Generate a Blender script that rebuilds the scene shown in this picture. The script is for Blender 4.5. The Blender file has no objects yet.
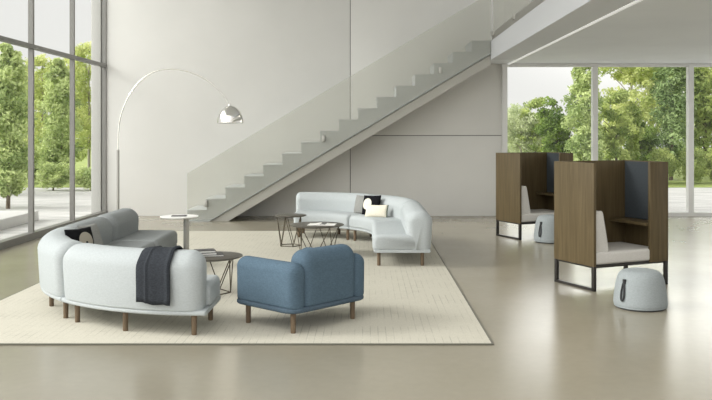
import bpy, bmesh, math, random
import numpy as np
from mathutils import Vector, Matrix
random.seed(7); rng = np.random.default_rng(7)
PI = math.pi
COL = bpy.context.scene.collection
R = math.radians
cos, sin = math.cos, math.sin

# ------------------------------------------------------------------ materials
def lin(c):
    return tuple(((v/255)/12.92 if v/255 <= 0.04045 else ((v/255+0.055)/1.055)**2.4) for v in c)
def newmat(name):
    m = bpy.data.materials.new(name); m.use_nodes = True
    nt = m.node_tree; b = nt.nodes['Principled BSDF']
    return m, nt, b
def simple(name, col, rough=0.5, metal=0.0, spec=0.5):
    m, nt, b = newmat(name)
    b.inputs['Base Color'].default_value = (*col, 1)
    b.inputs['Roughness'].default_value = rough
    b.inputs['Metallic'].default_value = metal
    b.inputs['Specular IOR Level'].default_value = spec
    return m
def noisy(name, c1, c2, scale=(5, 5, 5), rough=0.6, bump=0.0, bscale=80, detail=4, metal=0.0, spec=0.5, contrast=(0.35, 0.65)):
    m, nt, b = newmat(name); N, L = nt.nodes, nt.links
    tc = N.new('ShaderNodeTexCoord'); mp = N.new('ShaderNodeMapping')
    mp.inputs['Scale'].default_value = scale
    L.new(tc.outputs['Object'], mp.inputs['Vector'])
    nz = N.new('ShaderNodeTexNoise'); nz.inputs['Scale'].default_value = 1; nz.inputs['Detail'].default_value = detail
    L.new(mp.outputs['Vector'], nz.inputs['Vector'])
    rp = N.new('ShaderNodeValToRGB')
    rp.color_ramp.elements[0].position = contrast[0]; rp.color_ramp.elements[0].color = (*c1, 1)
    rp.color_ramp.elements[1].position = contrast[1]; rp.color_ramp.elements[1].color = (*c2, 1)
    L.new(nz.outputs['Fac'], rp.inputs['Fac']); L.new(rp.outputs['Color'], b.inputs['Base Color'])
    b.inputs['Roughness'].default_value = rough; b.inputs['Metallic'].default_value = metal
    b.inputs['Specular IOR Level'].default_value = spec
    if bump:
        n2 = N.new('ShaderNodeTexNoise'); n2.inputs['Scale'].default_value = bscale; n2.inputs['Detail'].default_value = 2
        L.new(tc.outputs['Object'], n2.inputs['Vector'])
        bp = N.new('ShaderNodeBump'); bp.inputs['Strength'].default_value = bump; bp.inputs['Distance'].default_value = 0.004
        L.new(n2.outputs['Fac'], bp.inputs['Height']); L.new(bp.outputs['Normal'], b.inputs['Normal'])
    return m
def sc(c, k): return tuple(v*k for v in c)
def fabric(name, c, var=0.10, scale=(60, 60, 140), bump=0.35):
    return noisy(name, sc(c, 1-var), sc(c, 1+var), scale=scale, rough=0.95, bump=bump, bscale=260, spec=0.15)

M = {}
M['wall'] = noisy('wall_plaster', (.675, .667, .637), (.70, .69, .66), (1.2, 1.2, 1.2), rough=.85, spec=.2)
M['wall_gap'] = simple('panel_gap_dark', (.20, .195, .18), .9)
M['white_wall'] = simple('white_render', (.50, .495, .47), .8)
M['ceil'] = noisy('ceiling_paint', (.75, .77, .79), (.78, .80, .82), (1, 1, 1), rough=.55, spec=.3)
M['fascia'] = simple('fascia_paint', (.66, .67, .69), .6, 0, .3)
M['trim_white'] = simple('white_trim', (.85, .85, .84), .5)
M['frame_dark'] = simple('window_frame_grey', (.22, .215, .20), .45, .3)
M['frame_light'] = simple('window_frame_pale', (.72, .72, .70), .45, .2)
M['stair'] = noisy('stair_paint', (.47, .495, .505), (.50, .525, .535), (2, 2, 2), rough=.6, spec=.3)
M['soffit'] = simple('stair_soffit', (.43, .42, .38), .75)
M['sofa'] = fabric('pale_blue_grey_fabric', (.43, .458, .463), .05)
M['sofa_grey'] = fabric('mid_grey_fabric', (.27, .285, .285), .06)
M['chair'] = fabric('denim_blue_fabric', (.086, .130, .172), .12)
M['chair_pipe'] = fabric('denim_blue_piping', (.074, .106, .138), .1)
M['leg'] = noisy('walnut_leg', (.115, .078, .046), (.165, .115, .07), (30, 30, 4), rough=.5)
M['throw'] = fabric('charcoal_wool', (.036, .040, .047), .2, bump=.6)
M['p_grey'] = fabric('grey_pillow', (.27, .27, .255), .1)
M['p_cream'] = fabric('cream_pillow', (.75, .70, .58), .06)
M['p_green'] = fabric('sage_edge', (.16, .18, .15), .1)
M['ttop'] = noisy('table_top_veneer', (.066, .060, .047), (.088, .080, .063), (4, 30, 4), rough=.45)
M['wire'] = simple('bronze_wire', (.10, .082, .055), .4, .6)
M['metal_pole'] = simple('brushed_steel', (.42, .41, .38), .4, .85)
M['chrome'] = simple('chrome', (.78, .76, .72), .09, 1)
M['white_top'] = simple('white_laminate', (.80, .79, .76), .4)
M['marble'] = noisy('marble', (.6, .6, .6), (.85, .85, .84), (6, 6, 6), rough=.3)
M['bframe'] = simple('dark_metal_frame', (.035, .032, .028), .45, .4)
M['slate'] = fabric('slate_lining', (.050, .058, .064), .1)
M['bseat'] = fabric('off_white_fabric', (.58, .56, .525), .04)
M['pouf'] = fabric('pouf_fabric', (.285, .31, .315), .06)
M['strap'] = simple('black_leather', (.012, .013, .015), .5)
M['dark_sole'] = simple('dark_sole', (.05, .05, .05), .7)
M['paper'] = simple('paper', (.80, .79, .75), .7)
M['cover_d'] = simple('dark_cover', (.045, .045, .045), .5)
M['cover_g'] = simple('grey_cover', (.16, .16, .155), .5)
M['cover_w'] = simple('white_cover', (.62, .61, .58), .5)
M['photo'] = noisy('printed_photo', (.01, .012, .016), (.10, .10, .10), (20, 20, 20), rough=.4)
M['tablet'] = simple('tablet_glass', (.03, .032, .036), .2)
M['bark'] = noisy('bark', (.10, .075, .05), (.20, .16, .12), (8, 8, 2), rough=.9)
M['bark_p'] = noisy('pale_bark', (.30, .27, .22), (.45, .42, .36), (8, 8, 2), rough=.9)
M['led'] = simple('light_strip', (.85, .85, .84), .5)
M['led'].node_tree.nodes['Principled BSDF'].inputs['Emission Color'].default_value = (1, 1, .98, 1)
M['led'].node_tree.nodes['Principled BSDF'].inputs['Emission Strength'].default_value = .35
M['binding'] = simple('rug_binding', (.13, .125, .10), .9)

def mat_wood(name, a, b_):
    m, nt, b = newmat(name); N, L = nt.nodes, nt.links
    tc = N.new('ShaderNodeTexCoord'); mp = N.new('ShaderNodeMapping'); mp.inputs['Scale'].default_value = (22, 22, 1.2)
    L.new(tc.outputs['Object'], mp.inputs['Vector'])
    nz = N.new('ShaderNodeTexNoise'); nz.inputs['Scale'].default_value = 1.6; nz.inputs['Detail'].default_value = 8; nz.inputs['Distortion'].default_value = .6
    L.new(mp.outputs['Vector'], nz.inputs['Vector'])
    rp = N.new('ShaderNodeValToRGB')
    rp.color_ramp.elements[0].position = .3; rp.color_ramp.elements[0].color = (*a, 1)
    rp.color_ramp.elements[1].position = .7; rp.color_ramp.elements[1].color = (*b_, 1)
    L.new(nz.outputs['Fac'], rp.inputs['Fac']); L.new(rp.outputs['Color'], b.inputs['Base Color'])
    b.inputs['Roughness'].default_value = .5; b.inputs['Specular IOR Level'].default_value = .3
    return m
M['wood'] = mat_wood('walnut_veneer', (.078, .056, .026), (.122, .090, .045))

def mat_floor():
    m, nt, b = newmat('polished_concrete'); N, L = nt.nodes, nt.links
    tc = N.new('ShaderNodeTexCoord')
    n1 = N.new('ShaderNodeTexNoise'); n1.inputs['Scale'].default_value = .7; n1.inputs['Detail'].default_value = 5; n1.inputs['Roughness'].default_value = .62
    n2 = N.new('ShaderNodeTexNoise'); n2.inputs['Scale'].default_value = 14; n2.inputs['Detail'].default_value = 6
    L.new(tc.outputs['Object'], n1.inputs['Vector']); L.new(tc.outputs['Object'], n2.inputs['Vector'])
    rp = N.new('ShaderNodeValToRGB')
    rp.color_ramp.elements[0].position = .3; rp.color_ramp.elements[0].color = (.285, .258, .195, 1)
    rp.color_ramp.elements[1].position = .72; rp.color_ramp.elements[1].color = (.32, .292, .228, 1)
    L.new(n1.outputs['Fac'], rp.inputs['Fac'])
    mx = N.new('ShaderNodeMix'); mx.data_type = 'RGBA'; mx.blend_type = 'MULTIPLY'; mx.inputs[0].default_value = .10
    L.new(rp.outputs['Color'], mx.inputs[6]); L.new(n2.outputs['Fac'], mx.inputs[7])
    L.new(mx.outputs[2], b.inputs['Base Color'])
    mr = N.new('ShaderNodeMapRange'); mr.inputs['To Min'].default_value = .20; mr.inputs['To Max'].default_value = .28
    L.new(n1.outputs['Fac'], mr.inputs['Value']); L.new(mr.outputs['Result'], b.inputs['Roughness'])
    b.inputs['Specular IOR Level'].default_value = .85
    return m
M['floor'] = mat_floor()

def mat_rug():
    m, nt, b = newmat('woven_cream_rug'); N, L = nt.nodes, nt.links
    tc = N.new('ShaderNodeTexCoord'); mp = N.new('ShaderNodeMapping'); mp.inputs['Rotation'].default_value = (0, 0, PI/2)
    L.new(tc.outputs['Object'], mp.inputs['Vector'])
    br = N.new('ShaderNodeTexBrick'); br.inputs['Scale'].default_value = 1
    br.inputs['Brick Width'].default_value = .34; br.inputs['Row Height'].default_value = .062
    br.inputs['Mortar Size'].default_value = .0035; br.inputs['Mortar Smooth'].default_value = .3
    br.offset = .37
    br.inputs['Color1'].default_value = (1, 1, 1, 1); br.inputs['Color2'].default_value = (.95, .95, .95, 1); br.inputs['Mortar'].default_value = (.42, .42, .40, 1)
    L.new(mp.outputs['Vector'], br.inputs['Vector'])
    n0 = N.new('ShaderNodeTexNoise'); n0.inputs['Scale'].default_value = 3.2; n0.inputs['Detail'].default_value = 5
    L.new(tc.outputs['Object'], n0.inputs['Vector'])
    mr = N.new('ShaderNodeMapRange'); mr.inputs['From Min'].default_value = .42; mr.inputs['From Max'].default_value = .62
    mr.inputs['To Min'].default_value = .0; mr.inputs['To Max'].default_value = .5
    L.new(n0.outputs['Fac'], mr.inputs['Value'])
    n1 = N.new('ShaderNodeTexNoise'); n1.inputs['Scale'].default_value = 120
    L.new(tc.outputs['Object'], n1.inputs['Vector'])
    rp = N.new('ShaderNodeValToRGB'); rp.color_ramp.elements[0].color = (.465, .44, .37, 1); rp.color_ramp.elements[1].color = (.565, .54, .46, 1)
    rp.color_ramp.elements[0].position = .25; rp.color_ramp.elements[1].position = .75
    L.new(n1.outputs['Fac'], rp.inputs['Fac'])
    mx = N.new('ShaderNodeMix'); mx.data_type = 'RGBA'; mx.blend_type = 'MULTIPLY'
    L.new(mr.outputs['Result'], mx.inputs[0]); L.new(rp.outputs['Color'], mx.inputs[6]); L.new(br.outputs['Color'], mx.inputs[7])
    L.new(mx.outputs[2], b.inputs['Base Color']); b.inputs['Roughness'].default_value = .95; b.inputs['Specular IOR Level'].default_value = .1
    bp = N.new('ShaderNodeBump'); bp.inputs['Strength'].default_value = .4; bp.inputs['Distance'].default_value = .003
    L.new(n1.outputs['Fac'], bp.inputs['Height']); L.new(bp.outputs['Normal'], b.inputs['Normal'])
    return m
M['rug'] = mat_rug()

def mat_glass(name, tint=(.985, .99, .985), gloss=.05, haze=0.0, hazecol=(.7, .7, .66)):
    m = bpy.data.materials.new(name); m.use_nodes = True; nt = m.node_tree; N, L = nt.nodes, nt.links
    N.remove(N['Principled BSDF']); out = N['Material Output']
    t = N.new('ShaderNodeBsdfTransparent'); t.inputs['Color'].default_value = (*tint, 1)
    g = N.new('ShaderNodeBsdfGlossy'); g.inputs['Roughness'].default_value = .02; g.inputs['Color'].default_value = (1, 1, 1, 1)
    mx = N.new('ShaderNodeMixShader'); mx.inputs['Fac'].default_value = gloss
    L.new(t.outputs[0], mx.inputs[1]); L.new(g.outputs[0], mx.inputs[2]); last = mx
    if haze:
        d = N.new('ShaderNodeBsdfDiffuse'); d.inputs['Color'].default_value = (*hazecol, 1)
        m2 = N.new('ShaderNodeMixShader'); m2.inputs['Fac'].default_value = haze
        L.new(mx.outputs[0], m2.inputs[1]); L.new(d.outputs[0], m2.inputs[2]); last = m2
    L.new(last.outputs[0], out.inputs['Surface'])
    return m
M['glass'] = mat_glass('window_glass', gloss=.012)
M['rail_glass'] = mat_glass('balustrade_glass', (.93, .93, .905), .012, .16, (.62, .615, .575))

def mat_leaf(name, a, b_, tr=.35):
    m = bpy.data.materials.new(name); m.use_nodes = True; nt = m.node_tree; N, L = nt.nodes, nt.links
    N.remove(N['Principled BSDF']); out = N['Material Output']
    at = N.new('ShaderNodeAttribute'); at.attribute_name = 'shade'
    rp = N.new('ShaderNodeValToRGB'); rp.color_ramp.elements[0].color = (*a, 1); rp.color_ramp.elements[1].color = (*b_, 1)
    L.new(at.outputs['Fac'], rp.inputs['Fac'])
    d = N.new('ShaderNodeBsdfDiffuse'); t = N.new('ShaderNodeBsdfTranslucent')
    L.new(rp.outputs['Color'], d.inputs['Color']); L.new(rp.outputs['Color'], t.inputs['Color'])
    mx = N.new('ShaderNodeMixShader'); mx.inputs['Fac'].default_value = tr
    L.new(d.outputs[0], mx.inputs[1]); L.new(t.outputs[0], mx.inputs[2]); L.new(mx.outputs[0], out.inputs['Surface'])
    return m
M['leaf_cyp'] = mat_leaf('cypress_leaf', (.22, .31, .11), (.80, .88, .43))
M['leaf_dark'] = mat_leaf('dark_leaf', (.05, .10, .025), (.38, .50, .14))
M['leaf_light'] = mat_leaf('light_leaf', (.36, .45, .13), (.84, .86, .42), .45)
M['leaf_pale'] = mat_leaf('pale_leaf', (.45, .52, .30), (.72, .75, .52), .45)
M['grass'] = noisy('grass', (.20, .27, .06), (.36, .42, .12), (3, 3, 3), rough=.9)
M['pave'] = noisy('pale_paving', (.42, .415, .40), (.56, .55, .53), (.9, 3.5, 1), rough=.8)
M['stone'] = simple('white_stone', (.62, .61, .59), .8)

def mat_motif(name, base, motif, cx, cz, rad, dot=None):
    """pillow cloth with a round motif woven on its front (object x,z)"""
    m, nt, b = newmat(name); N, L = nt.nodes, nt.links
    tc = N.new('ShaderNodeTexCoord')
    def ring(px, pz, r):
        mp = N.new('ShaderNodeVectorMath'); mp.operation = 'MULTIPLY'; mp.inputs[1].default_value = (1, 0, 1)
        L.new(tc.outputs['Object'], mp.inputs[0])
        ds = N.new('ShaderNodeVectorMath'); ds.operation = 'DISTANCE'; ds.inputs[1].default_value = (px, 0, pz)
        L.new(mp.outputs[0], ds.inputs[0])
        lt = N.new('ShaderNodeMath'); lt.operation = 'LESS_THAN'; lt.inputs[1].default_value = r
        L.new(ds.outputs['Value'], lt.inputs[0]); return lt
    r1 = ring(cx, cz, rad)
    mx = N.new('ShaderNodeMix'); mx.data_type = 'RGBA'; mx.inputs[6].default_value = (*base, 1); mx.inputs[7].default_value = (*motif, 1)
    L.new(r1.outputs[0], mx.inputs[0]); last = mx
    if dot:
        r2 = ring(cx+dot[0], cz+dot[1], dot[2])
        m2 = N.new('ShaderNodeMix'); m2.data_type = 'RGBA'; m2.inputs[7].default_value = (*base, 1)
        L.new(r2.outputs[0], m2.inputs[0]); L.new(mx.outputs[2], m2.inputs[6]); last = m2
    L.new(last.outputs[2], b.inputs['Base Color']); b.inputs['Roughness'].default_value = .95; b.inputs['Specular IOR Level'].default_value = .1
    return m
M['p_black_l'] = mat_motif('black_pillow_motif', (.010, .010, .011), (.36, .33, .27), .035, .03, .085, (.0, -.02, .015))
M['p_black_r'] = mat_motif('black_pillow_disc', (.010, .010, .012), (.74, .69, .58), -.05, .015, .085)

# ------------------------------------------------------------------ mesh helpers
def link(name, me, parent=None):
    o = bpy.data.objects.new(name, me); COL.objects.link(o)
    if parent: o.parent = parent
    return o
def mk(name, verts, faces, mat, parent=None, smooth=True, sharp=40):
    me = bpy.data.meshes.new(name); me.from_pydata([tuple(v) for v in verts], [], faces); me.update()
    bm = bmesh.new(); bm.from_mesh(me); bmesh.ops.recalc_face_normals(bm, faces=bm.faces); bm.to_mesh(me); bm.free()
    if smooth:
        me.polygons.foreach_set('use_smooth', [True]*len(me.polygons)); me.set_sharp_from_angle(angle=R(sharp))
    if mat: me.materials.append(mat)
    return link(name, me, parent)
class MB:
    def __init__(s): s.v = []; s.f = []
    def add(s, v, f):
        b = len(s.v); s.v += [tuple(x) for x in v]; s.f += [tuple(i+b for i in q) for q in f]
    def box(s, x0, x1, y0, y1, z0, z1, bev=0.0):
        if bev:
            bm = bmesh.new(); bmesh.ops.create_cube(bm, size=1)
            for v in bm.verts: v.co = Vector(((x0+x1)/2+v.co.x*(x1-x0), (y0+y1)/2+v.co.y*(y1-y0), (z0+z1)/2+v.co.z*(z1-z0)))
            bmesh.ops.bevel(bm, geom=bm.edges[:], offset=bev, segments=3, affect='EDGES', profile=.5)
            bm.verts.index_update(); s.add([v.co for v in bm.verts], [[v.index for v in f.verts] for f in bm.faces]); bm.free()
        else:
            s.add([(x0, y0, z0), (x1, y0, z0), (x1, y1, z0), (x0, y1, z0), (x0, y0, z1), (x1, y0, z1), (x1, y1, z1), (x0, y1, z1)],
                  [(0, 3, 2, 1), (4, 5, 6, 7), (0, 1, 5, 4), (1, 2, 6, 5), (2, 3, 7, 6), (3, 0, 4, 7)])
    def tube(s, pts, rad, seg=10, closed=False):
        pts = [Vector(p) for p in pts]; n = len(pts)
        rads = rad if isinstance(rad, (list, tuple)) else [rad]*n
        rings = []; up = None
        for i, p in enumerate(pts):
            if closed: t = pts[(i+1) % n]-pts[i-1]
            else: t = pts[min(i+1, n-1)]-pts[max(i-1, 0)]
            t.normalize()
            if up is None: up = t.orthogonal().normalized()
            up = (up-t*up.dot(t)); up = up.normalized() if up.length > 1e-5 else t.orthogonal().normalized()
            w = t.cross(up)
            rings.append([p+(up*cos(2*PI*k/seg)+w*sin(2*PI*k/seg))*rads[i] for k in range(seg)])
        v = [q for r in rings for q in r]; f = []
        for i in range(n if closed else n-1):
            j = (i+1) % n
            for k in range(seg): f.append((i*seg+k, i*seg+(k+1) % seg, j*seg+(k+1) % seg, j*seg+k))
        if not closed: f.append(tuple(range(seg))); f.append(tuple((n-1)*seg+k for k in range(seg)))
        s.add(v, f)
    def lathe(s, prof, seg=48, c=(0, 0, 0)):
        n = len(prof); v = []; f = []
        for k in range(seg):
            a = 2*PI*k/seg
            for r, z in prof: v.append((c[0]+r*cos(a), c[1]+r*sin(a), c[2]+z))
        for k in range(seg):
            k2 = (k+1) % seg
            for i in range(n-1): f.append((k*n+i, k2*n+i, k2*n+i+1, k*n+i+1))
        if prof[0][0] > 1e-6: f.append(tuple(k*n for k in range(seg)))
        if prof[-1][0] > 1e-6: f.append(tuple(k*n+n-1 for k in range(seg)))
        b = len(s.v); s.add(v, f)
    def prism(s, poly, axis, a0, a1):
        """poly of 2D points extruded along axis ('y': poly is (x,z))"""
        n = len(poly)
        mkv = {'y': lambda p, a: (p[0], a, p[1]), 'z': lambda p, a: (p[0], p[1], a), 'x': lambda p, a: (a, p[0], p[1])}[axis]
        v = [mkv(p, a0) for p in poly]+[mkv(p, a1) for p in poly]
        f = [tuple(range(n)), tuple(range(n, 2*n))]+[(i, (i+1) % n, n+(i+1) % n, n+i) for i in range(n)]
        s.add(v, f)
    def build(s, name, mat, parent=None, smooth=True, sharp=40): 
        o = mk(name, s.v, s.f, mat, parent, smooth, sharp)
        return o
def merge(o, d=1e-5):
    bm = bmesh.new(); bm.from_mesh(o.data); bmesh.ops.remove_doubles(bm, verts=bm.verts, dist=d)
    bmesh.ops.recalc_face_normals(bm, faces=bm.faces); bm.to_mesh(o.data); bm.free(); return o
def boxo(name, mat, dims, parent=None, bev=.004):
    m = MB(); m.box(*dims, bev); return m.build(name, mat, parent)

def tag(o, label=None, cat=None, group=None, kind=None):
    if label: o['label'] = label
    if cat: o['category'] = cat
    if group: o['group'] = group
    if kind: o['kind'] = kind
    return o
def empty(name, loc=(0, 0, 0), rz=0, label=None, cat=None, group=None, kind=None):
    o = bpy.data.objects.new(name, None); COL.objects.link(o); o.empty_display_size = .1
    o.location = loc; o.rotation_euler = (0, 0, rz)
    return tag(o, label, cat, group, kind)
def struct(o): o['kind'] = 'structure'; return o
def copy_tree(o, parent=None):
    c = o.copy(); COL.objects.link(c)
    if parent: c.parent = parent
    for ch in list(o.children): copy_tree(ch, c)
    return c

# rounded rectangle profile in (r,z)
def rrect(r0, r1, z0, z1, rt, rb, n=6):
    p = []; w_ = r1-r0; rt = min(rt, w_*.48); rb = min(rb, w_*.48)
    for (cx, cz, rad, a0) in ((r1-rb, z0+rb, rb, -90), (r1-rt, z1-rt, rt, 0), (r0+rt, z1-rt, rt, 90), (r0+rb, z0+rb, rb, 180)):
        for i in range(n+1):
            a = R(a0+90*i/n); p.append((cx+rad*cos(a), cz+rad*sin(a)))
    return p
def loft(name, frame, s0, s1, prof, rend, mat, parent, per=1.0, nseg=24, sharp=40):
    """frame(s)->(origin, n); prof(inset)->[(r,z)]; per: metres per unit of s; rend: end rounding radius"""
    stations = []
    k = 8
    for i in range(k+1):
        th = PI/2*i/k; d = rend*(1-cos(th)); stations.append((s0+d/per, rend*(1-sin(th))))
    a, b = s0+rend/per, s1-rend/per
    for i in range(1, nseg): stations.append((a+(b-a)*i/nseg, 0))
    for i in range(k+1):
        th = PI/2*(k-i)/k; d = rend*(1-cos(th)); stations.append((s1-d/per, rend*(1-sin(th))))
    V = []; n = None
    for s, ins in stations:
        o, nn = frame(s); pr = prof(ins); n = len(pr)
        for r, z in pr: V.append((o[0]+nn[0]*r, o[1]+nn[1]*r, z))
    F = []
    for i in range(len(stations)-1):
        for j in range(n): F.append((i*n+j, i*n+(j+1) % n, (i+1)*n+(j+1) % n, (i+1)*n+j))
    F.append(tuple(range(n))); F.append(tuple((len(stations)-1)*n+j for j in range(n)))
    return mk(name, V, F, mat, parent, True, sharp)

# ------------------------------------------------------------------ SETTING
XL, YB, XW = -5.09, 16.2, 2.69         # window wall plane, back wall plane, end of the back wall
CZ = 2.96; MX = 2.29; MT = 3.31         # mezzanine: underside, edge, top
HT = 6.2
SY = 15.2                               # front plane of the stair
m = MB(); m.box(XL-.1, 7.4, -6, YB+.15, -.12, 0); struct(m.build('floor', M['floor'], smooth=False))
# back wall in big panels with shadow gaps
wb = MB(); wb.box(XL, XW-.01, YB+.02, YB+.2, 0, HT); wb.box(XW-.01, 7.4, YB+.02, YB+.2, MT, HT)
wall_b = struct(wb.build('wall_back', M['wall_gap'], smooth=False))
def wpan(x0, x1, z0, z1):
    q = MB(); q.box(x0, x1, YB, YB+.03, z0, z1, .004); return q.build('wall_panel', M['wall'], wall_b)
sx = (350.3-366)*YB/830; g = .007
hz = 1.6-(135.5-134)*YB/830
wpan(XL, sx-g, 0, HT)
wpan(sx+g, XW, hz+g, HT); wpan(sx+g, XW, 0, hz-g)
wpan(XW, 7.4, MT, HT)
q = MB(); q.box(XW-.02, XW, YB+.03, YB+.2, 0, CZ); q.build('wall_return', M['wall'], wall_b, False)
# white reveal of the outer wall, seen through the corner pane
struct(boxo('trim_1', M['white_wall'], (XL-.26, XL-.07, YB-.05, YB+.35, -.02, HT), None, .01))
# atrium ceiling (above the frame)
m = MB(); m.box(XL-.1, 7.4, 5, YB+.2, HT, HT+.2); struct(m.build('ceiling', M['ceil'], smooth=False))
# mezzanine: slab with fascia beam
m = MB(); m.box(MX+.46, 7.4, -2, YB+.02, CZ+.012, MT); mezz = struct(m.build('ceiling_mezzanine', M['ceil'], smooth=False))
m = MB(); m.box(MX, MX+.46, -2, SY+.0, CZ, MT, .004); m.build('fascia_beam', M['fascia'], mezz, False)
m = MB(); m.box(MX+.02, MX+.46, SY, YB, CZ+.006, MT); m.build('landing_edge', M['ceil'], mezz, False)
m = MB(); m.box(MX+.455, MX+.50, -2, YB-.1, CZ-.012, CZ+.02); m.build('light_strip', M['led'], mezz, False)

# left window wall
def window(name, frame_mat):
    e = empty(name); e['kind'] = 'structure'; return e
w1 = window('window_1', None)
posts = [YB+.02-.03, 14.42, 12.65, 10.85, 9.05, 7.25, 5.45, 3.65, 1.85, .05, -1.75, -3.55, -5.9]
for y in posts:
    q = MB(); q.box(XL-.05, XL+.025, y-.028, y+.028, .09, HT); q.build('mullion', M['frame_dark'], w1, False)
q = MB(); q.box(XL-.05, XL+.03, -5.9, YB, 2.90, 2.965); q.build('transom', M['frame_dark'], w1, False)
q = MB(); q.box(XL-.08, XL+.05, -5.9, YB, 0, .10); q.build('sill', M['frame_dark'], w1, False)
q = MB(); q.box(XL-.025, XL-.015, -5.9, YB, .05, HT); q.build('glass', M['glass'], w1, False)
# back right window
w2 = window('window_2', None)
PXW = 7.25
for px in (504.3, 594.5, 690):
    x = (px-366)*YB/830; q = MB(); q.box(x-.05, x+.05, YB-.07, YB+.065, .002, CZ-.002); q.build('mullion', M['frame_light'], w2, False)
q = MB(); q.box(XW-.05, PXW, YB-.06, YB+.06, 0, .075); q.build('sill', M['frame_light'], w2, False)
q = MB(); q.box(XW-.05, PXW, YB-.06, YB+.06, CZ-.05, CZ+.01); q.build('header', M['frame_light'], w2, False)
q = MB(); q.box(XW-.05, PXW, YB-.012, YB-.002, .06, CZ-.04); q.build('glass', M['glass'], w2, False)
# right side glazing under the mezzanine (out of frame, lets the daylight in)
w3 = window('window_3', None)
for y in (-2, 1, 4, 7, 10, 13, 16.1):
    q = MB(); q.box(7.25, 7.35, y-.05, y+.05, 0, CZ); q.build('mullion', M['frame_light'], w3, False)
q = MB(); q.box(7.25, 7.35, -2, 16.1, 0, .075); q.build('sill', M['frame_light'], w3, False)
q = MB(); q.box(7.29, 7.30, -2, 16.1, .06, CZ); q.build('glass', M['glass'], w3, False)

# ------------------------------------------------------------------ STAIRCASE
RISE = MT/16; X1 = (187.6-366)*SY/830; RUN = (MX-.003-X1)/16
st = empty('staircase', (X1, SY, 0), 0, 'long straight grey staircase rising to the mezzanine in front of the pale back wall', 'stairs')
def nose(x): return RISE + x*RISE/RUN            # nosing line (local x)
poly = []
for k in range(16): poly += [(k*RUN, k*RISE), (k*RUN, (k+1)*RISE)]
poly.append((16*RUN, 16*RISE))
LOW = .447
xb = (LOW-RISE)*RUN/RISE
poly += [(16*RUN, nose(16*RUN)-LOW), (xb, 0)]
q = MB(); q.prism(poly, 'y', 0, .05); q.build('stringer', M['stair'], st, False)
low2 = LOW+.20; gap = .012
xb1 = (LOW+gap-RISE)*RUN/RISE; xb2 = (low2-RISE)*RUN/RISE; xe = 16*RUN
q = MB(); q.prism([(xb1, 0), (xb2, 0), (xe, nose(xe)-low2), (xe, nose(xe)-LOW-gap)], 'y', .035, .95); q.build('soffit', M['soffit'], st, False)
for k in range(16):
    q = MB(); q.box(k*RUN-.012, min((k+1)*RUN+.01, 16*RUN), -.004, .98, (k+1)*RISE-.03, (k+1)*RISE+.004, .002)
    q.box(k*RUN, k*RUN+.02, .05, .98, k*RISE, (k+1)*RISE-.03); q.build('step', M['stair'], st)
# glass balustrade of the stair
bal = empty('glass_balustrade', (X1, SY-.05, 0), 0, 'sloping frameless glass panel with metal clamps fixed along the grey staircase', 'balustrade')
H2 = (210.5-174)*SY/830
def gpoly(a, b):
    bot = lambda x: max(.03, nose(x)-.43)
    top = lambda x: nose(x)+H2
    xs = [a]
    xk = (.46-RISE)*RUN/RISE
    if a < xk < b: xs.append(xk)
    xs.append(b)
    return [(x, bot(x)) for x in xs]+[(b, top(b)), (a, top(a))]
cuts = [0, 16*RUN+.0]
for a, b in zip(cuts[:-1], cuts[1:]):
    q = MB(); q.prism(gpoly(a+.005, b-.005), 'y', 0, .012); q.build('glass_panel', M['rail_glass'], bal, False)
def clamp(par, x, y, z, sxx=.055, axis='y'):
    q = MB()
    if axis == 'y': q.box(x-sxx/2, x+sxx/2, y-.015, y+.05, z-sxx, z+sxx, .006)
    else: q.box(x-.03, x+.026, y-sxx, y+sxx, z-sxx*.8, z+sxx*.8, .006)
    return q.build('clamp', M['metal_pole'], par)
for px, py in ((206.5, 203.5), (323.5, 138.5), (440, 70.5)):
    clamp(bal, (px-366)*SY/830-X1, 0, 1.6+(134-py)*SY/830)
# glass balustrade along the mezzanine
gb = empty('glass_balustrade', (MX, 0, MT+.001), 0, 'glass balustrade standing along the white mezzanine edge above the fascia', 'balustrade')
q = MB(); q.box(.004, .05, -.5, 15.1, 0, .125, .003); q.build('base_channel', M['metal_pole'], gb)
for y0, y1 in ((10.2, 15.1), (5.0, 10.15), (-.5, 4.95)):
    q = MB(); q.box(.022, .034, y0, y1, .125, 1.05); q.build('glass_panel', M['rail_glass'], gb, False)
for y in (15.0, 12.85, 10.4, 8):
    q = MB(); q.box(-.016, .04, y-.06, y+.06, .06, .15, .006); q.build('clamp', M['metal_pole'], gb)

# ------------------------------------------------------------------ RUG
rx0, rx1, ry0, ry1 = -3.49, .955, 6.294, 13.6
RT = .012
rug = empty('rug', ((rx0+rx1)/2, (ry0+ry1)/2, 0), 0, 'large cream woven rug with thin broken lines under the sofas and coffee tables', 'rug')
hx, hy = (rx1-rx0)/2, (ry1-ry0)/2
q = MB(); q.box(-hx, hx, -hy, hy, .001, RT, .003); q.build('pile', M['rug'], rug)
q = MB()
for (a, b, c, d) in ((-hx-.012, hx+.012, -hy-.012, -hy+.003), (-hx-.012, hx+.012, hy-.003, hy+.012), (-hx-.012, -hx+.003, -hy, hy), (hx-.003, hx+.012, -hy, hy)):
    q.box(a, b, c, d, .0005, RT+.001, .002)
q.build('binding', M['binding'], rug)

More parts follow.
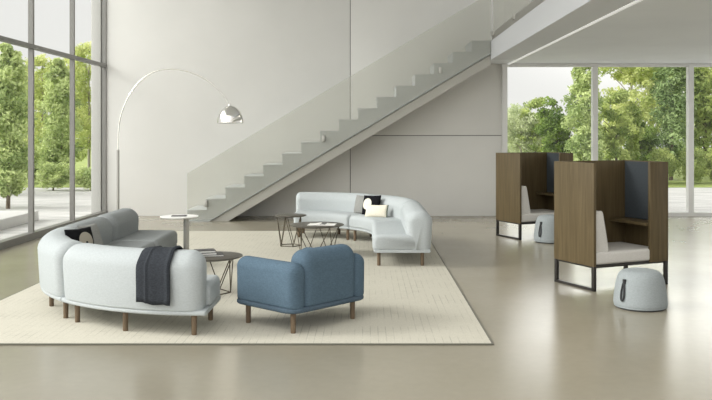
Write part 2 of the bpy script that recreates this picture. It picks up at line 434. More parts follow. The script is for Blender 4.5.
# ------------------------------------------------------------------ SOFAS
LZ = .18                                 # underside of the base
def arc_frame(s): return (0, 0), (cos(s), sin(s))
def line_frame(phi, sign):               # straight run leaving the arc at angle phi
    n = (cos(phi), sin(phi)); t = (-sin(phi)*sign, cos(phi)*sign)
    return lambda s: ((t[0]*s, t[1]*s), n)
R_IN, R_OUT = 1.20, 1.885
def prof_base(i): return rrect(R_IN+i, R_OUT-i, LZ, LZ+.038, .015, .015, 3)
def prof_seat(i, dr=.012):
    p = rrect(R_IN-dr+i, 1.70, LZ+.034+i*.25, .392-i*.75, .062, .03, 6)
    return [(r, z+(.012*sin(PI*min(1, max(0, (r-1.19)/.5))) if z > .3 else 0)) for r, z in p]
BZ = .675
def prof_back(i):
    z0 = LZ+.034
    p = rrect(1.60+i, R_OUT+.005-i, z0, BZ-i, .125, .012, 9)
    out = []
    for r, z in p:
        t = (z-z0)/(BZ-z0); bl = .028*sin(PI*min(1, max(0, t)))
        out.append((r+(bl if r > 1.74 else -bl*.6), z))
    return out
def leg(par, x, y, z0=RT, z1=LZ+.005, rad=.023):
    q = MB(); q.lathe([(rad*.86, z0), (rad*.9, z0+.004), (rad, z1)], 20, (x, y, 0)); return q.build('leg', M['leg'], par)
def unit(par, frame, s0, s1, per, rend_back, deep=0, mat='sofa', cut=0):
    loft('base', frame, s0, s1, lambda i: rrect(R_IN-deep+i, R_OUT-i, LZ, LZ+.038, .015, .015, 3), .012, M[mat], par, per, 24)
    loft('seat_cushion', frame, s0, s1, lambda i: prof_seat(i, .012+deep), .055, M[mat], par, per, 24, 60)
    loft('backrest', frame, s0, s1-cut/per, prof_back, rend_back, M[mat], par, per, 24, 60)
CL = (-1.25, 8.35)
sofaL = empty('sectional_sofa', (CL[0], CL[1], 0), 0,
    'curved pale grey-blue sofa by the left window with a charcoal throw on its back', 'sofa', 'curved sectional sofas on the rug')
per = 1.55; G = .006/per
unit(sofaL, arc_frame, R(225)+G, R(270), per, .10, cut=.028)
unit(sofaL, arc_frame, R(180)+G, R(225)-G, per, .07)
lf = line_frame(PI, -1)
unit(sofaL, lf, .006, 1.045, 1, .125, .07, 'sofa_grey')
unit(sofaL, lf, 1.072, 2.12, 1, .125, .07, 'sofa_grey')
ro, ri = 1.79, 1.265
for a, r in ((266.5, ro), (266.5, ri), (247.3, ro), (228.5, ro), (228.5, ri), (221.5, ro), (221.5, ri), (202.7, ro), (184, ro), (184, ri)):
    leg(sofaL, r*cos(R(a)), r*sin(R(a)))
for s in (.10, .96, 1.16, 2.02):
    for r in (ro, ri): leg(sofaL, -r, s)
CR = (-1.11, 11.5)
sofaR = empty('sectional_sofa', (CR[0], CR[1], 0), 0,
    'curved pale grey-blue sofa below the staircase with three pillows in its bend', 'sofa', 'curved sectional sofas on the rug')
unit(sofaR, arc_frame, R(45)+G, R(90), per, .07)
unit(sofaR, arc_frame, R(0)+G, R(45)-G, per, .07)
lf2 = line_frame(0, -1)
unit(sofaR, lf2, .006, 1.58, 1, .10)
for a, r in ((86.5, ro), (86.5, ri), (67.5, ro), (48.5, ro), (48.5, ri), (41.5, ro), (41.5, ri), (22.5, ro), (4, ro), (4, ri)):
    leg(sofaR, r*cos(R(a)), r*sin(R(a)))
for s in (.10, 1.47):
    for r in (ro, ri): leg(sofaR, r, -s)

# throw over the back of the left sofa
def throw():
    a0, a1 = 253.4, 261.9
    pr = prof_back(0)
    # path: outside up, over the top, down the inside
    outer = [p for p in pr if p[0] > 1.74 and p[1] > .30]; 
    inner = [p for p in pr if p[0] <= 1.74 and p[1] > .46]
    path = [(R_OUT+.03, .285), (R_OUT+.034, .33), (R_OUT+.034, .40), (R_OUT+.034, .47), (R_OUT+.030, .53)]
    path += [p for p in outer if p[1] > .54]+inner+[(1.585, .50), (1.58, .45)]
    # normals
    n = len(path); off = []
    for i, p in enumerate(path):
        a = path[max(0, i-1)]; b = path[min(n-1, i+1)]
        tx, tz = b[0]-a[0], b[1]-a[1]; l = math.hypot(tx, tz) or 1
        off.append((tz/l, -tx/l))
    NA = 30; V = []; F = []
    for k in range(NA+1):
        u = k/NA
        for i, p in enumerate(path):
            ar = a0+(a1-a0)*u + .10*sin(i*.9)
            fold = .003*sin(u*PI*3+.4)**2 + .010*math.exp(-((u-.30)/.035)**2) + .016*math.exp(-((u-.93)/.06)**2)
            d = .010+fold*(1.0 if p[1] > .3 else 1.1)
            zsag = -.018*u + .006*sin(u*9) if i < 3 else 0
            V.append(((p[0]+off[i][0]*d)*cos(R(ar)), (p[0]+off[i][0]*d)*sin(R(ar)), p[1]+off[i][1]*d+zsag))
    for k in range(NA):
        for i in range(n-1): F.append((k*n+i, k*n+i+1, (k+1)*n+i+1, (k+1)*n+i))
    o = mk('throw_blanket', V, F, M['throw']); o.location = (CL[0], CL[1], 0)
    md = o.modifiers.new('thick', 'SOLIDIFY'); md.thickness = .012; md.offset = 0
    return o
tag(throw(), 'charcoal wool throw draped over the back of the curved sofa by the left window', 'throw')

# pillows
def pillow_mesh(name, w, h, t, mat, parent=None, n=22, edge=None):
    V = []; F = []; idx = {}
    for side in (1, -1):
        for i in range(n+1):
            for j in range(n+1):
                u, v = -1+2*i/n, -1+2*j/n
                if side == -1 and (i in (0, n) or j in (0, n)): idx[(side, i, j)] = idx[(1, i, j)]; continue
                e = (1-u*u)*(1-v*v); th = t/2*(e**.42)
                cx = u*w/2*(1-.07*(1-v*v)*0 - .06*(1-abs(v))*abs(u)**3); cz = v*h/2*(1-.06*(1-abs(u))*abs(v)**3)
                idx[(side, i, j)] = len(V); V.append((cx, -side*th, cz))
        for i in range(n):
            for j in range(n):
                F.append((idx[(side, i, j)], idx[(side, i+1, j)], idx[(side, i+1, j+1)], idx[(side, i, j+1)]))
    return mk(name, V, F, mat, parent, True, 75)
def place_pillow(name, w, h, t, mat, loc, yaw, tilt, roll, label, group=None):
    o = pillow_mesh(name, w, h, t, mat)
    o.matrix_world = Matrix.Translation(loc) @ Matrix.Rotation(yaw, 4, 'Z') @ Matrix.Rotation(-tilt, 4, 'X') @ Matrix.Rotation(roll, 4, 'Y')
    tag(o, label, 'pillow', group); return o
def pol(C, r, a): return (C[0]+r*cos(R(a)), C[1]+r*sin(R(a)))
# left sofa pillows lean on the inner face of the back, seen over the near back
def lean(C, r, a, w, h, t, mat, z, tilt, roll, label, dyaw=0):
    p = pol(C, r, a); yaw = math.atan2(-cos(R(a)), sin(R(a)))+R(dyaw)
    return place_pillow('throw_pillow', w, h, t, mat, (p[0], p[1], z), yaw, R(tilt), R(roll), label)
lean(CL, 1.53, 201, .32, .33, .10, M['p_black_l'], .555, 16, 0, 'black pillow with a beige round motif in the bend of the left sofa', -50)
lean(CL, 1.47, 186, .33, .32, .10, M['p_grey'], .552, 18, 0, 'plain grey pillow leaning beside the black one on the left sofa', -20)
lean(CR, 1.525, 46.5, .30, .29, .09, M['p_grey'], .525, 14, 0, 'plain grey pillow leftmost of the three on the right sofa')
lean(CR, 1.48, 36.5, .33, .31, .10, M['p_black_r'], .535, 16, -3, 'black pillow with a cream disc in the bend of the right sofa', 14)
lum = lean(CR, 1.385, 24.5, .36, .19, .10, M['p_cream'], .478, 20, -2, 'cream oblong pillow with a dark end in front of the black pillow', 38)
q = MB(); q.tube([(.178, 0, -.09), (.174, 0, -.045), (.172, 0, 0), (.174, 0, .045), (.178, 0, .09)], .011, 8); e = q.build('end_piping', M['p_green'], lum); e['label'] = 'dark green end piping'

# ------------------------------------------------------------------ ARMCHAIR
ac = empty('armchair', (-.553, 7.063, 0), R(48.1), 'denim-blue upholstered armchair with its back to the camera on the rug', 'armchair')
hw, hd = .435, .365
def slab_round(name, mat, par, x0, x1, y0, y1, z0, z1, rad, bev):
    pl = []
    for (cx, cy, a0) in ((x1-rad, y0+rad, -90), (x1-rad, y1-rad, 0), (x0+rad, y1-rad, 90), (x0+rad, y0+rad, 180)):
        for i in range(9): a = R(a0+90*i/8); pl.append((cx+rad*cos(a), cy+rad*sin(a), ))
    V = []; st_ = []
    for i in range(5): th = PI/2*i/4; st_.append((z0+bev*(1-sin(th)) if 0 else z0+bev*(1-cos(th)), bev*(1-sin(th))))
    for i in range(5): th = PI/2*(4-i)/4; st_.append((z1-bev*(1-cos(th)), bev*(1-sin(th))))
    n = len(pl); mx_, my_ = (x0+x1)/2, (y0+y1)/2
    for z, ins in st_:
        for x, y in pl:
            fx = 1-ins/((x1-x0)/2); fy = 1-ins/((y1-y0)/2); V.append((mx_+(x-mx_)*fx, my_+(y-my_)*fy, z))
    F = [tuple(range(n)), tuple((len(st_)-1)*n+k for k in range(n))]
    for i in range(len(st_)-1):
        for k in range(n): F.append((i*n+k, i*n+(k+1) % n, (i+1)*n+(k+1) % n, (i+1)*n+k))
    return mk(name, V, F, mat, par, True, 60)
slab_round('base', M['chair_pipe'], ac, -hw-.012, hw+.012, -hd-.012, hd+.012, LZ, LZ+.042, .11, .018)
def yframe(s): return (0, s), (1, 0)
def xframe(s): return (s, 0), (0, 1)
def prof_arm(x0, x1, zt, rt):
    def f(i):
        p = rrect(x0+i, x1-i, LZ+.036, zt-i, rt, .02, 8)
        c = (x0+x1)/2
        return [(x+.014*sin(PI*min(1, max(0, (z-.2)/(zt-.2))))*(1 if x > c else -1), z) for x, z in p]
    return f
loft('arm', yframe, -hd, hd-.01, prof_arm(-hw, -hw+.16, .575, .075), .072, M['chair'], ac, 1, 16, 60)
loft('arm', yframe, -hd, hd-.01, prof_arm(hw-.16, hw, .575, .075), .072, M['chair'], ac, 1, 16, 60)
loft('backrest', xframe, -hw+.125, hw-.125, prof_arm(-hd-.004, -hd+.20, .665, .09), .085, M['chair'], ac, 1, 16, 60)
loft('seat_cushion', xframe, -hw+.165, hw-.165, lambda i: rrect(-hd+.19, hd-.01-i, LZ+.036, .40-i, .06, .02, 6), .05, M['chair'], ac, 1, 16, 60)
for x, y in ((-.348, -.275), (.348, -.275), (-.348, .275), (.348, .275)):
    leg(ac, x, y)

# ------------------------------------------------------------------ COFFEE TABLES
def coffee_table(loc, rad, h, rb, rt, n, rot, label):
    e = empty('coffee_table', (loc[0], loc[1], RT), rot, label, 'table', 'round wire-frame coffee tables')
    h = h-RT
    q = MB(); q.lathe([(0, h-.018), (rad-.02, h-.018), (rad, h-.008), (rad, h-.002), (rad-.003, h), (0, h)], 64); merge(q.build('table_top', M['ttop'], e))
    w = .0055
    def P(r, a, z): return (r*cos(a), r*sin(a), z)
    q = MB(); q.tube([P(rb, 2*PI*k/n, w) for k in range(n)], w, 8, True); q.build('floor_ring', M['wire'], e)
    q = MB(); q.tube([P(rt, 2*PI*(k+.5)/n, h-.02) for k in range(n)], w, 8, True)
    q.build('top_ring', M['wire'], e)
    for k in range(n):
        for s in (.5, -.5):
            q = MB(); q.tube([P(rb, 2*PI*k/n, w), P(rt, 2*PI*(k+s)/n, h-.02)], w, 8); q.build('strut', M['wire'], e)
    return e
coffee_table((-1.545, 8.3), .31, .385, .19, .245, 5, R(2), 'round dark coffee table with a stack of books beside the left sofa')
coffee_table((-.648, 10.98), .357, .405, .22, .305, 5, R(-90), 'wide round dark coffee table with an open magazine before the right sofa')
coffee_table((-1.08, 11.81), .235, .45, .155, .185, 5, R(-70), 'small tall round olive coffee table, its top empty, left of the magazine table')

# books on the left coffee table
def book(loc, rz, w, d, t, cov, label, group='books on the left coffee table'):
    e = empty('book', loc, rz, label, 'book', group)
    q = MB(); q.box(-w/2, w/2, -d/2, d/2, 0, .003, .001); q.box(-w/2, w/2, -d/2, d/2, t-.003, t, .001); q.box(w/2-.003, w/2, -d/2, d/2, 0, t, .001)
    q.build('cover', cov, e)
    q = MB(); q.box(-w/2+.004, w/2-.003, -d/2+.004, d/2-.004, .003, t-.003); q.build('pages', M['paper'], e, False)
    return e
bx, by, bz = -1.59, 8.27, .385
book((bx+.04, by+.03, bz), R(14), .24, .19, .018, M['cover_d'], 'widest dark book at the bottom of the stack on the coffee table')
book((bx-.02, by-.01, bz+.018), R(22), .22, .17, .022, M['cover_g'], 'grey middle book of the stack on the coffee table')
book((bx-.015, by-.005, bz+.040), R(18), .20, .16, .022, M['cover_d'], 'dark topmost book of the stack on the coffee table')
# open magazine
mg = empty('magazine', (-.59, 10.95, .405), R(-6), 'open magazine with white pages and a dark picture on the wide coffee table', 'magazine')
def page(sgn, name, mat, x0, x1, y0, y1, dz):
    V = []; F = []; n = 12
    for i in range(n+1):
        u = x0+(x1-x0)*i/n; z = .004+.012*math.exp(-((u-.03)/.05)**2)*(1 if u > .0 else .4)+dz
        V += [(sgn*u, y0, z), (sgn*u, y1, z), (sgn*u, y0, dz*.5), (sgn*u, y1, dz*.5)]
    for i in range(n):
        a, b = 4*i, 4*i+4
        F += [(a, b, b+1, a+1), (a+2, a+3, b+3, b+2), (a, a+2, b+2, b), (a+1, b+1, b+3, a+3)]
    F += [(0, 1, 3, 2), (4*n, 4*n+2, 4*n+3, 4*n+1)]
    return mk(name, V, F, mat, mg)
page(-1, 'page', M['paper'], 0, .17, -.12, .12, 0); page(1, 'page', M['paper'], 0, .19, -.12, .12, 0)
o = page(1, 'picture', M['photo'], 0.002, .065, -.116, .116, .0012); o['label'] = 'dark printed picture'

# ------------------------------------------------------------------ LAPTOP TABLE
lt_c = ((179.3-366)*10/830, 10.0)
lt = empty('side_table', (lt_c[0], lt_c[1], RT), 0, 'slim white pedestal side table at the far end of the left sofa', 'table')
hz_ = .612-RT
q = MB(); q.lathe([(0, hz_-.018), (.215, hz_-.018), (.228, hz_-.008), (.228, hz_-.002), (.226, hz_), (0, hz_)], 56); merge(q.build('table_top', M['white_top'], lt))
q = MB(); q.lathe([(.034, .012), (.034, hz_-.018)], 28, (.085, 0, 0)); q.build('column', M['metal_pole'], lt)
q = MB(); q.lathe([(0, 0), (.17, 0), (.17, .010), (.165, .014), (0, .014)], 48, (.02, 0, 0)); merge(q.build('foot', M['metal_pole'], lt))
tb = boxo('tablet', M['tablet'], (-.09, .09, -.065, .065, 0, .009)); tb.location = (lt_c[0]+.0, 10.0, .612); tb.rotation_euler = (0, 0, R(6))
tag(tb, 'dark tablet lying on the white pedestal side table', 'tablet')

# ------------------------------------------------------------------ ARC LAMP
LY = 11.0; lx0 = (118-366)*LY/830
lamp = empty('arc_floor_lamp', (lx0, LY, 0), 0, 'tall chrome arc floor lamp with a dome shade arching over the left sofa', 'lamp')
def lp(px, py): return ((px-366)*LY/830-lx0, 0, 1.6+(134-py)*LY/830)
boxo('foot', M['marble'], (-.10, .16, -.15, .15, 0, .17), lamp, .02)
q = MB(); q.tube([(0, 0, .16), lp(118.0, 150)], .0185, 16); q.build('pole', M['metal_pole'], lamp)
ctl = [lp(118, 152), lp(118.1, 140), lp(118.8, 127), lp(120.8, 116), lp(124, 106.5), lp(129, 96), lp(136, 85.5), lp(145, 77), lp(156, 71.2), lp(170, 69), lp(187, 71.2), lp(204, 78.3), lp(217, 88.5), lp(225.3, 98.5), lp(228.4, 105)]
def catmull(P, n=6):
    P = [Vector(p) for p in P]; out = []
    for i in range(len(P)-1):
        a, b, c, d = P[max(0, i-1)], P[i], P[i+1], P[min(len(P)-1, i+2)]
        for k in range(n):
            t = k/n; out.append(.5*((2*b)+(c-a)*t+(2*a-5*b+4*c-d)*t*t+(3*b-a-3*c+d)*t**3))
    out.append(P[-1]); return out
cp = catmull(ctl); nn = len(cp)
q = MB(); q.tube(cp, [.011-.005*i/nn for i in range(nn)], 12); q.build('arc_arm', M['chrome'], lamp)
dz = 1.6+(134-122.6)*LY/830; dx = (230.2-366)*LY/830-lx0; DR = .170; DH = .225
pr = [(0, DH)]+[(DR*sin(R(a)), DH*cos(R(a))) for a in range(6, 91, 6)]+[(DR, -.006), (DR-.004, -.010), (DR-.006, 0)]
pr += [((DR-.006)*sin(R(a)), (DH-.006)*cos(R(a))) for a in range(84, 5, -6)]+[(0, DH-.006)]
q = MB(); q.lathe(pr, 56, (dx, 0, dz)); sh = merge(q.build('lamp_shade', M['chrome'], lamp, True, 60))
q = MB(); q.lathe([(0, 0), (.016, 0), (.012, .03), (0, .034)], 20, (dx-.012, 0, dz+DH-.006)); merge(q.build('cap', M['chrome'], sh))
bulb_m = bpy.data.materials.new('bulb'); bulb_m.use_nodes = True; bb = bulb_m.node_tree.nodes['Principled BSDF']
bb.inputs['Emission Color'].default_value = (1, .95, .85, 1); bb.inputs['Emission Strength'].default_value = 5
q = MB(); q.lathe([(0, .0), (.05, .0), (.10, .012), (.11, .02), (0, .05)], 32, (dx, 0, dz)); merge(q.build('bulb', bulb_m, lamp))

# ------------------------------------------------------------------ BOOTHS
def booth(B, label):
    th = R(24.6); u = (cos(th), sin(th)); v = (-sin(th), cos(th)); W, D = 1.0, .645
    c = (B[0]+u[0]*W/2+v[0]*D/2, B[1]+u[1]*W/2+v[1]*D/2)
    e = empty('work_booth', (c[0], c[1], 0), th, label, 'booth', 'wooden work booths by the right window')
    a, d = W/2, D/2; t = .034; z0, z1 = .25, 1.305
    boxo('side_panel', M['wood'], (-a, -a+t, -d, d, z0, z1), e, .002)
    boxo('back_panel', M['wood'], (-a+t, a-t, d-t, d, z0, z1), e, .002)
    boxo('side_panel', M['wood'], (a-t, a, -d, d, z0, z1), e, .002)
    boxo('front_panel', M['wood'], (.25, a-t, -d, -d+t, z0, z1), e, .002)
    s = boxo('lining', M['slate'], (a-t-.012, a-t, -d+t, d-t, .665, z1-.01), e, .002); s['label'] = 'dark slate fabric lining'
    boxo('shelf', M['wood'], (.235, a-t-.012, -d+t, d-t, .628, .66), e, .003)
    slab_round('seat_cushion', M['bseat'], e, -a+t, .40, -d+.01, d-t, .262, .392, .03, .028)
    # slanted back cushion
    y0, y1 = -d+.03, d-t-.02; xb = -a+t+.001
    def prof(i): 
        p = rrect(0, 1, 0, 1, .12, .08, 6)
        out = []
        for r, z in p:
            zz = .385+i*.2+z*(.425-i*1.0); th_ = (.205-.08*z)-i*.9
            out.append((xb+r*th_, zz))
        return out
    loft('seat_back', yframe, y0, y1, prof, .03, M['bseat'], e, 1, 10, 60)
    boxo('seat_board', M['bframe'], (-a+.01, a-.01, -d+.015, d-.01, .232, .262), e, .003)
    for sx_ in (-1, 1):
        b = .036; x0 = -a+.002 if sx_ < 0 else a-.002-b
        q = MB()
        q.box(x0, x0+b, -d+.002, -d+.002+b, 0, .25, .002); q.box(x0, x0+b, d-.002-b, d-.002, 0, .25, .002)
        q.box(x0, x0+b, -d+.002, d-.002, 0, .026, .002)
        q.build('sled_leg', M['bframe'], e)
    return e
booth((2.308, 8.416), 'walnut work booth with off-white seat, the nearer one, its end panel fully in view')
booth((2.315, 12.50), 'walnut work booth with off-white seat, the farther one near the back window')

# ------------------------------------------------------------------ POUFS
def pouf(x, y, kz, label, ang):
    e = empty('pouf', (x, y, 0), 0, label, 'pouf', 'pale grey poufs by the booths')
    H = .35*kz
    prof = [(0, .012), (.212, .012), (.234, .026), (.240, .05), (.237, .10), (.228, .17), (.216, .24), (.205, .28), (.190, .312), (.165, .334), (.13, .346), (.07, .353), (0, .356)]
    pp = []
    P = [Vector((r, z*kz, 0)) for r, z in prof]
    for p_ in catmull(P, 4): pp.append((max(0, p_.x), p_.y))
    pp[0] = (0, pp[0][1]); pp[-1] = (0, pp[-1][1])
    q = MB(); q.lathe(pp, 64); merge(q.build('body', M['pouf'], e, True, 80))
    q = MB(); q.lathe([(0, 0), (.217, 0), (.220, .014), (0, .014)], 48); merge(q.build('foot_disc', M['dark_sole'], e))
    # hanging loop handle
    def S(z): 
        for (r0, z0), (r1, z1) in zip(prof[:-1], prof[1:]):
            if z0*kz <= z <= z1*kz and z1 > z0: return r0+(r1-r0)*(z-z0*kz)/((z1-z0)*kz)
        return .24
    a = R(ang); loop = []
    zt, zb, wd = .255*kz, .085*kz, .024
    N_ = 32
    for k in range(N_):
        ph = 2*PI*k/N_; z = (zt+zb)/2+(zt-zb)/2*cos(ph); w = wd*sin(ph)*(.65+.35*(-cos(ph)))
        r = S(z)+.010; loop.append((r*cos(a)-w*sin(a), r*sin(a)+w*cos(a), z))
    q = MB(); q.tube(loop, .0085, 8, True); q.build('strap', M['strap'], e)
    q = MB(); r = S(zt)+.004; q.tube([(r*cos(a), r*sin(a), zt-.02), (r*cos(a), r*sin(a), zt+.022)], .017, 10); q.build('strap_anchor', M['strap'], e)
    return e
pouf(2.535, 7.67, 1, 'pale grey pouf with black loop strap in front of the nearer booth', -148)
pouf(2.73, 12.30, 1.14, 'pale grey pouf with black loop strap in front of the farther booth, half hidden', -140)

# ------------------------------------------------------------------ OUTSIDE
m = MB(); m.box(-60, 60, YB+.15, 25.1, -.14, -.02); m.box(-60, XL-.1, -40, YB+.15, -.14, -.02); m.box(7.4, 60, -40, YB+.15, -.14, -.02); m.box(XL-.1, 7.4, -40, -6, -.14, -.02)
struct(m.build('pavement', M['pave'], smooth=False))
m = MB(); m.box(-60, 60, 25.1, 90, -.14, -.01); g_ = m.build('lawn', M['grass'], None, False); struct(g_)
lw = boxo('low_wall', M['stone'], (-7.3, -6.15, 9.0, 15.6, -.02, .16), None, .01); tag(lw, 'low white stone platform on the paving outside the left window', 'platform')

def leaves(name, centers, radii, per, size, mat, parent, flat=.75, up=.3):
    """clumps of small pointed leaves, one mesh"""
    C = np.asarray(centers, float); Rr = np.asarray(radii, float); n = len(C)*per
    c = np.repeat(C, per, 0); r = np.repeat(Rr, per, 0)
    d = rng.normal(size=(n, 3)); d /= np.linalg.norm(d, axis=1)[:, None]
    rad = rng.random(n)**.45
    pos = c+d*rad[:, None]*r[:, None]*np.array([1, 1, flat])
    nrm = d*.7+rng.normal(size=(n, 3))*.6+np.array([0, 0, up]); nrm /= np.linalg.norm(nrm, axis=1)[:, None]
    t = np.cross(nrm, rng.normal(size=(n, 3))); t /= np.linalg.norm(t, axis=1)[:, None]; b = np.cross(nrm, t)
    s = size*(.6+.8*rng.random(n))[:, None]
    V = np.stack([pos-t*s, pos-b*s*.45+nrm*s*.12, pos+t*s, pos+b*s*.45+nrm*s*.12], 1).reshape(-1, 3)
    me = bpy.data.meshes.new(name); me.vertices.add(4*n); me.vertices.foreach_set('co', V.ravel())
    me.loops.add(4*n); me.loops.foreach_set('vertex_index', np.arange(4*n, dtype=np.int32))
    me.polygons.add(n); me.polygons.foreach_set('loop_start', np.arange(0, 4*n, 4, dtype=np.int32))
    at = me.attributes.new('shade', 'FLOAT', 'FACE')
    cl = np.repeat(rng.random(len(C)), per); at.data.foreach_set('value', np.clip(.65*cl+.35*rng.random(n), 0, 1).astype(np.float32))
    me.update(calc_edges=True); me.validate(); me.materials.append(mat)
    return link(name, me, parent)
def columnar(h, rad, mat, nclump=90, per=70, size=.07):
    cs, rs = [], []
    for i in range(nclump):
        z = .28+(h-.32)*(i+.5)/nclump; t = (z-.28)/(h-.32)
        R_ = rad*(min(1, (t/.12)**.6) if t < .12 else 1)*(1-max(0, (t-.55)/.45)**2*.80)
        a = rng.random()*2*PI; q_ = (.35+.5*rng.random())*R_
        cs.append((q_*cos(a), q_*sin(a), z)); rs.append(max(.10, R_*.52))
    return cs, rs
def crown(h, rad, z0, nclump, mat=None, cr=.3):
    cs, rs = [], []
    for i in range(nclump):
        d = rng.normal(size=3); d /= np.linalg.norm(d); k = rng.random()**.4
        cs.append((d[0]*rad*k*.85, d[1]*rad*k*.85, (z0+h)/2+d[2]*(h-z0)/2*k*.88)); rs.append(cr*rad*(.7+.6*rng.random()))
    return cs, rs
def trunk(par, h, r, mat, branches=0, spread=.5, z0=.5):
    q = MB(); lean = rng.normal(size=2)*.05
    q.tube([(lean[0]*i/6, lean[1]*i/6, -.02+h*i/6) for i in range(7)], [r*(1-.75*i/6) for i in range(7)], 10)
    q.build('trunk', mat, par)
    for k in range(branches):
        z = h*(z0+(1-z0)*.9*k/max(1, branches)); a = rng.random()*2*PI; L_ = spread*(.6+.6*rng.random())
        pts = [(lean[0]*z/h+L_*t*cos(a), lean[1]*z/h+L_*t*sin(a), z+L_*1.1*t**.8) for t in (0, .35, .7, 1)]
        q = MB(); q.tube(pts, [r*.4, r*.3, r*.2, r*.08], 6); q.build('branch', mat, par)
protos = {}
def proto(kind):
    e = empty(kind[0])
    if kind[1] == 'cyp': leaves('foliage', *columnar(3.7, .52, None), 130, .05, M['leaf_cyp'], e); trunk(e, 1.6, .05, M['bark'])
    if kind[1] == 'cyp_tall': leaves('foliage', *columnar(5.2, .66, None, 120), 120, .058, M['leaf_col'], e); trunk(e, 2.2, .07, M['bark'])
    if kind[1] == 'dark': leaves('foliage', *crown(3.1, .85, .25, 60), 130, .062, M['leaf_dark'], e); trunk(e, 1.8, .07, M['bark'], 5)
    if kind[1] == 'light': leaves('foliage', *crown(5.6, 1.25, .6, 120, cr=.2), 85, .06, M['leaf_light'], e); trunk(e, 5.0, .06, M['bark_p'], 9, .8, .3)
    if kind[1] == 'pale': leaves('foliage', *crown(2.9, 1.05, .2, 60), 110, .06, M['leaf_pale'], e); trunk(e, 1.8, .06, M['bark_p'], 5)
    if kind[1] == 'mid': leaves('foliage', *crown(3.3, .95, .2, 80, cr=.24), 120, .062, M['leaf_mid'], e); trunk(e, 2, .07, M['bark'], 5)
    if kind[1] == 'bush': leaves('foliage', *crown(.85, .55, .03, 45), 90, .04, M['leaf_cyp'], e); trunk(e, .4, .03, M['bark'])
    if kind[1] == 'hedge': leaves('foliage', *crown(1.25, .9, .03, 60), 170, .042, M['leaf_mid'], e); trunk(e, .6, .04, M['bark'])
    return e
M['leaf_col'] = mat_leaf('column_leaf', (.11, .18, .065), (.50, .62, .29), .3)
M['leaf_mid'] = mat_leaf('mid_leaf', (.17, .25, .07), (.76, .83, .33), .4)
def plant(kind, px, Y, s, label, cat='tree', sz=1.0, group=None):
    key = kind
    if key not in protos: e = protos[key] = proto(key)
    else: e = copy_tree(protos[key])
    e.location = ((px-366)*Y/830, Y, -.015); e.rotation_euler = (0, 0, rng.random()*6.28); e.scale = (s, s, s*sz)
    tag(e, label, cat, group); return e
CYP, CYPT, DRK, LGT, PAL, MID, BSH, HDG = ('cypress_tree', 'cyp'), ('cypress_tree', 'cyp_tall'), ('evergreen_tree', 'dark'), ('birch_tree', 'light'), ('shrub_tree', 'pale'), ('leafy_tree', 'mid'), ('round_bush', 'bush'), ('hedge_bush', 'hedge')
gl, gr = 'trees outside the left window', 'trees outside the back right window'
plant(CYP, 8, 18, .97, 'bushy columnar tree nearest outside the left window, leftmost in view', group=gl)
plant(CYP, 59, 25.3, 1.06, 'narrow grey-green columnar tree outside the left window, between its two middle mullions', group=gl)
plant(LGT, 42, 28, .84, 'bright yellow-green tree behind the columnar trees outside the left window', group=gl)
plant(LGT, 89, 27, .90, 'loose light green tree outside the left window near the wall corner', group=gl)
plant(MID, 24, 31, 1.2, 'mid-green leafy tree far behind the leftmost mullion of the left window', group=gl)
plant(MID, 70, 33, 1.25, 'mid-green leafy tree far behind the grey-green columnar tree at left', group=gl)
plant(MID, 110, 37, 1.3, 'mid-green leafy tree behind the white wall reveal at the left window corner', group=gl)
plant(LGT, 6, 33, .8, 'light tree far behind the leftmost columnar tree', group=gl)
plant(BSH, 53, 23.8, 1.0, 'round clipped bush at the foot of the columnar tree outside the left window', 'bush', group='bushes outside the left window')
plant(BSH, 91, 23.8, .85, 'round bush beside the white reveal outside the left window', 'bush', group='bushes outside the left window')
plant(HDG, 30, 27, 1, 'low hedge bush behind the leftmost mullion outside the left window', 'bush', group='bushes outside the left window')
# right window
plant(PAL, 522, 36, 1.05, 'pale hazy shrub at the left edge of the back right window', group=gr)
plant(PAL, 505, 42, 1.15, 'pale distant tree just behind the end of the back wall', group=gr)
plant(MID, 536, 36, 1.0, 'fresh green tree between the pale shrub and the dark evergreen', group=gr)
plant(DRK, 557, 32, 1.05, 'dark round evergreen left of the first mullion of the back right window', group=gr)
plant(CYP, 585, 26, 1.12, 'tall dense columnar tree behind the first mullion of the back right window', group=gr)
plant(MID, 617, 27, .95, 'bushy green tree right of the first mullion, above the nearer booth', group=gr)
plant(LGT, 630, 30, 1.15, 'light feathery tree with thin trunk in the middle pane of the right window', group=gr)
plant(LGT, 652, 33, 1.2, 'light yellow-green tree behind the right-hand columnar tree', group=gr)
plant(CYPT, 671, 28.8, 1.0, 'tall columnar tree left of the second mullion of the right window', group=gr)
plant(DRK, 641, 29, .72, 'small dark evergreen low behind the nearer booth', group=gr)
plant(MID, 706, 33, 1.6, 'tall leafy tree in the rightmost pane of the right window', group=gr)
plant(LGT, 698, 41, 1.25, 'tall light tree far behind the rightmost leafy tree', group=gr)
plant(DRK, 752, 30, 1.5, 'large dark tree just beyond the right edge of the photo', group=gr)
for px, Y, lb in ((663, 27.0, 'hedge bush below the tall columnar tree, beside the nearer booth'), (691, 26.9, 'hedge bush behind the second mullion of the right window'), (719, 27.1, 'hedge bush at the right edge of the photo above the lawn')):
    plant(HDG, px, Y, .62, lb, 'bush', 1.5, group='hedge bushes behind the lawn')
plant(MID, 800, 33, 1.5, 'leafy tree beyond the right edge of the photo', group=gr)
plant(CYPT, 850, 28, 1.0, 'columnar tree far beyond the right edge of the photo', group=gr)
plant(MID, -30, 22, 1.2, 'leafy tree at the left edge of the photo, behind the nearest columnar tree', group=gl)
plant(CYP, -80, 18, 1.0, 'columnar tree far beyond the left edge of the photo', group=gl)

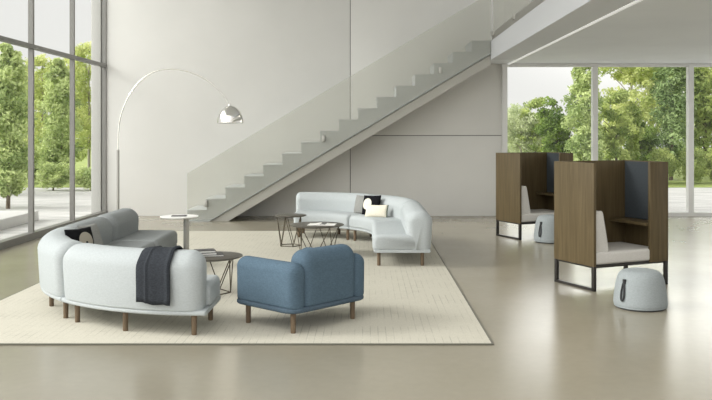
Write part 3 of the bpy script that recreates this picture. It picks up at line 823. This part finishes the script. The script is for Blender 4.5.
# ------------------------------------------------------------------ SKY AND LIGHT
w = bpy.data.worlds.new('sky'); bpy.context.scene.world = w; w.use_nodes = True
nt = w.node_tree; N, L = nt.nodes, nt.links; bg = N['Background']
tc = N.new('ShaderNodeTexCoord')
def lobe(dirv, power, amp):
    d = Vector(dirv).normalized()
    nm = N.new('ShaderNodeVectorMath'); nm.operation = 'NORMALIZE'; L.new(tc.outputs['Generated'], nm.inputs[0])
    dt = N.new('ShaderNodeVectorMath'); dt.operation = 'DOT_PRODUCT'; dt.inputs[1].default_value = d
    L.new(nm.outputs[0], dt.inputs[0])
    mxn = N.new('ShaderNodeMath'); mxn.operation = 'MAXIMUM'; mxn.inputs[1].default_value = 0; L.new(dt.outputs['Value'], mxn.inputs[0])
    pw = N.new('ShaderNodeMath'); pw.operation = 'POWER'; pw.inputs[1].default_value = power; L.new(mxn.outputs[0], pw.inputs[0])
    ml = N.new('ShaderNodeMath'); ml.operation = 'MULTIPLY'; ml.inputs[1].default_value = amp; L.new(pw.outputs[0], ml.inputs[0])
    return ml
SKY_BASE = .87
l1 = lobe((-1, -.06, .60), 90, 48.0)       # bright veiled sun, from the left
l2 = lobe((-.62, -.85, .58), 5, 3.0)       # bright open sky behind the viewer
a1 = N.new('ShaderNodeMath'); a1.operation = 'ADD'; L.new(l1.outputs[0], a1.inputs[0]); L.new(l2.outputs[0], a1.inputs[1])
l3a = lobe((1, .75, .55), 26, 7.0)         # unseen sky lobe added beyond the right-hand glazing, lifts floor and ceiling
l3b = lobe((.33, 1, .33), 140, 11.0)        # low glow added above the visible sky to brighten the floor
l3 = N.new('ShaderNodeMath'); l3.operation = 'ADD'; L.new(l3a.outputs[0], l3.inputs[0]); L.new(l3b.outputs[0], l3.inputs[1])
a3 = N.new('ShaderNodeMath'); a3.operation = 'ADD'; L.new(a1.outputs[0], a3.inputs[0]); L.new(l3.outputs[0], a3.inputs[1])
a2 = N.new('ShaderNodeMath'); a2.operation = 'ADD'; a2.inputs[1].default_value = SKY_BASE; L.new(a3.outputs[0], a2.inputs[0])
L.new(a2.outputs[0], bg.inputs['Strength']); bg.inputs['Color'].default_value = (1.0, .992, .965, 1)

# ------------------------------------------------------------------ CAMERA
cam = bpy.data.cameras.new('camera'); co = bpy.data.objects.new('camera', cam); COL.objects.link(co)
co.location = (0, 0, 1.6); co.rotation_euler = (PI/2, 0, 0)
cam.sensor_fit = 'HORIZONTAL'; cam.sensor_width = 36; cam.lens = 36*830/712
cam.shift_x = -10/712; cam.shift_y = -66/712; cam.clip_end = 300
s = bpy.context.scene; s.camera = co
s.view_settings.view_transform = 'Standard'; s.view_settings.look = 'None'
s.view_settings.gamma = 1; s.view_settings.use_curve_mapping = False
s.view_settings.exposure = 0.0
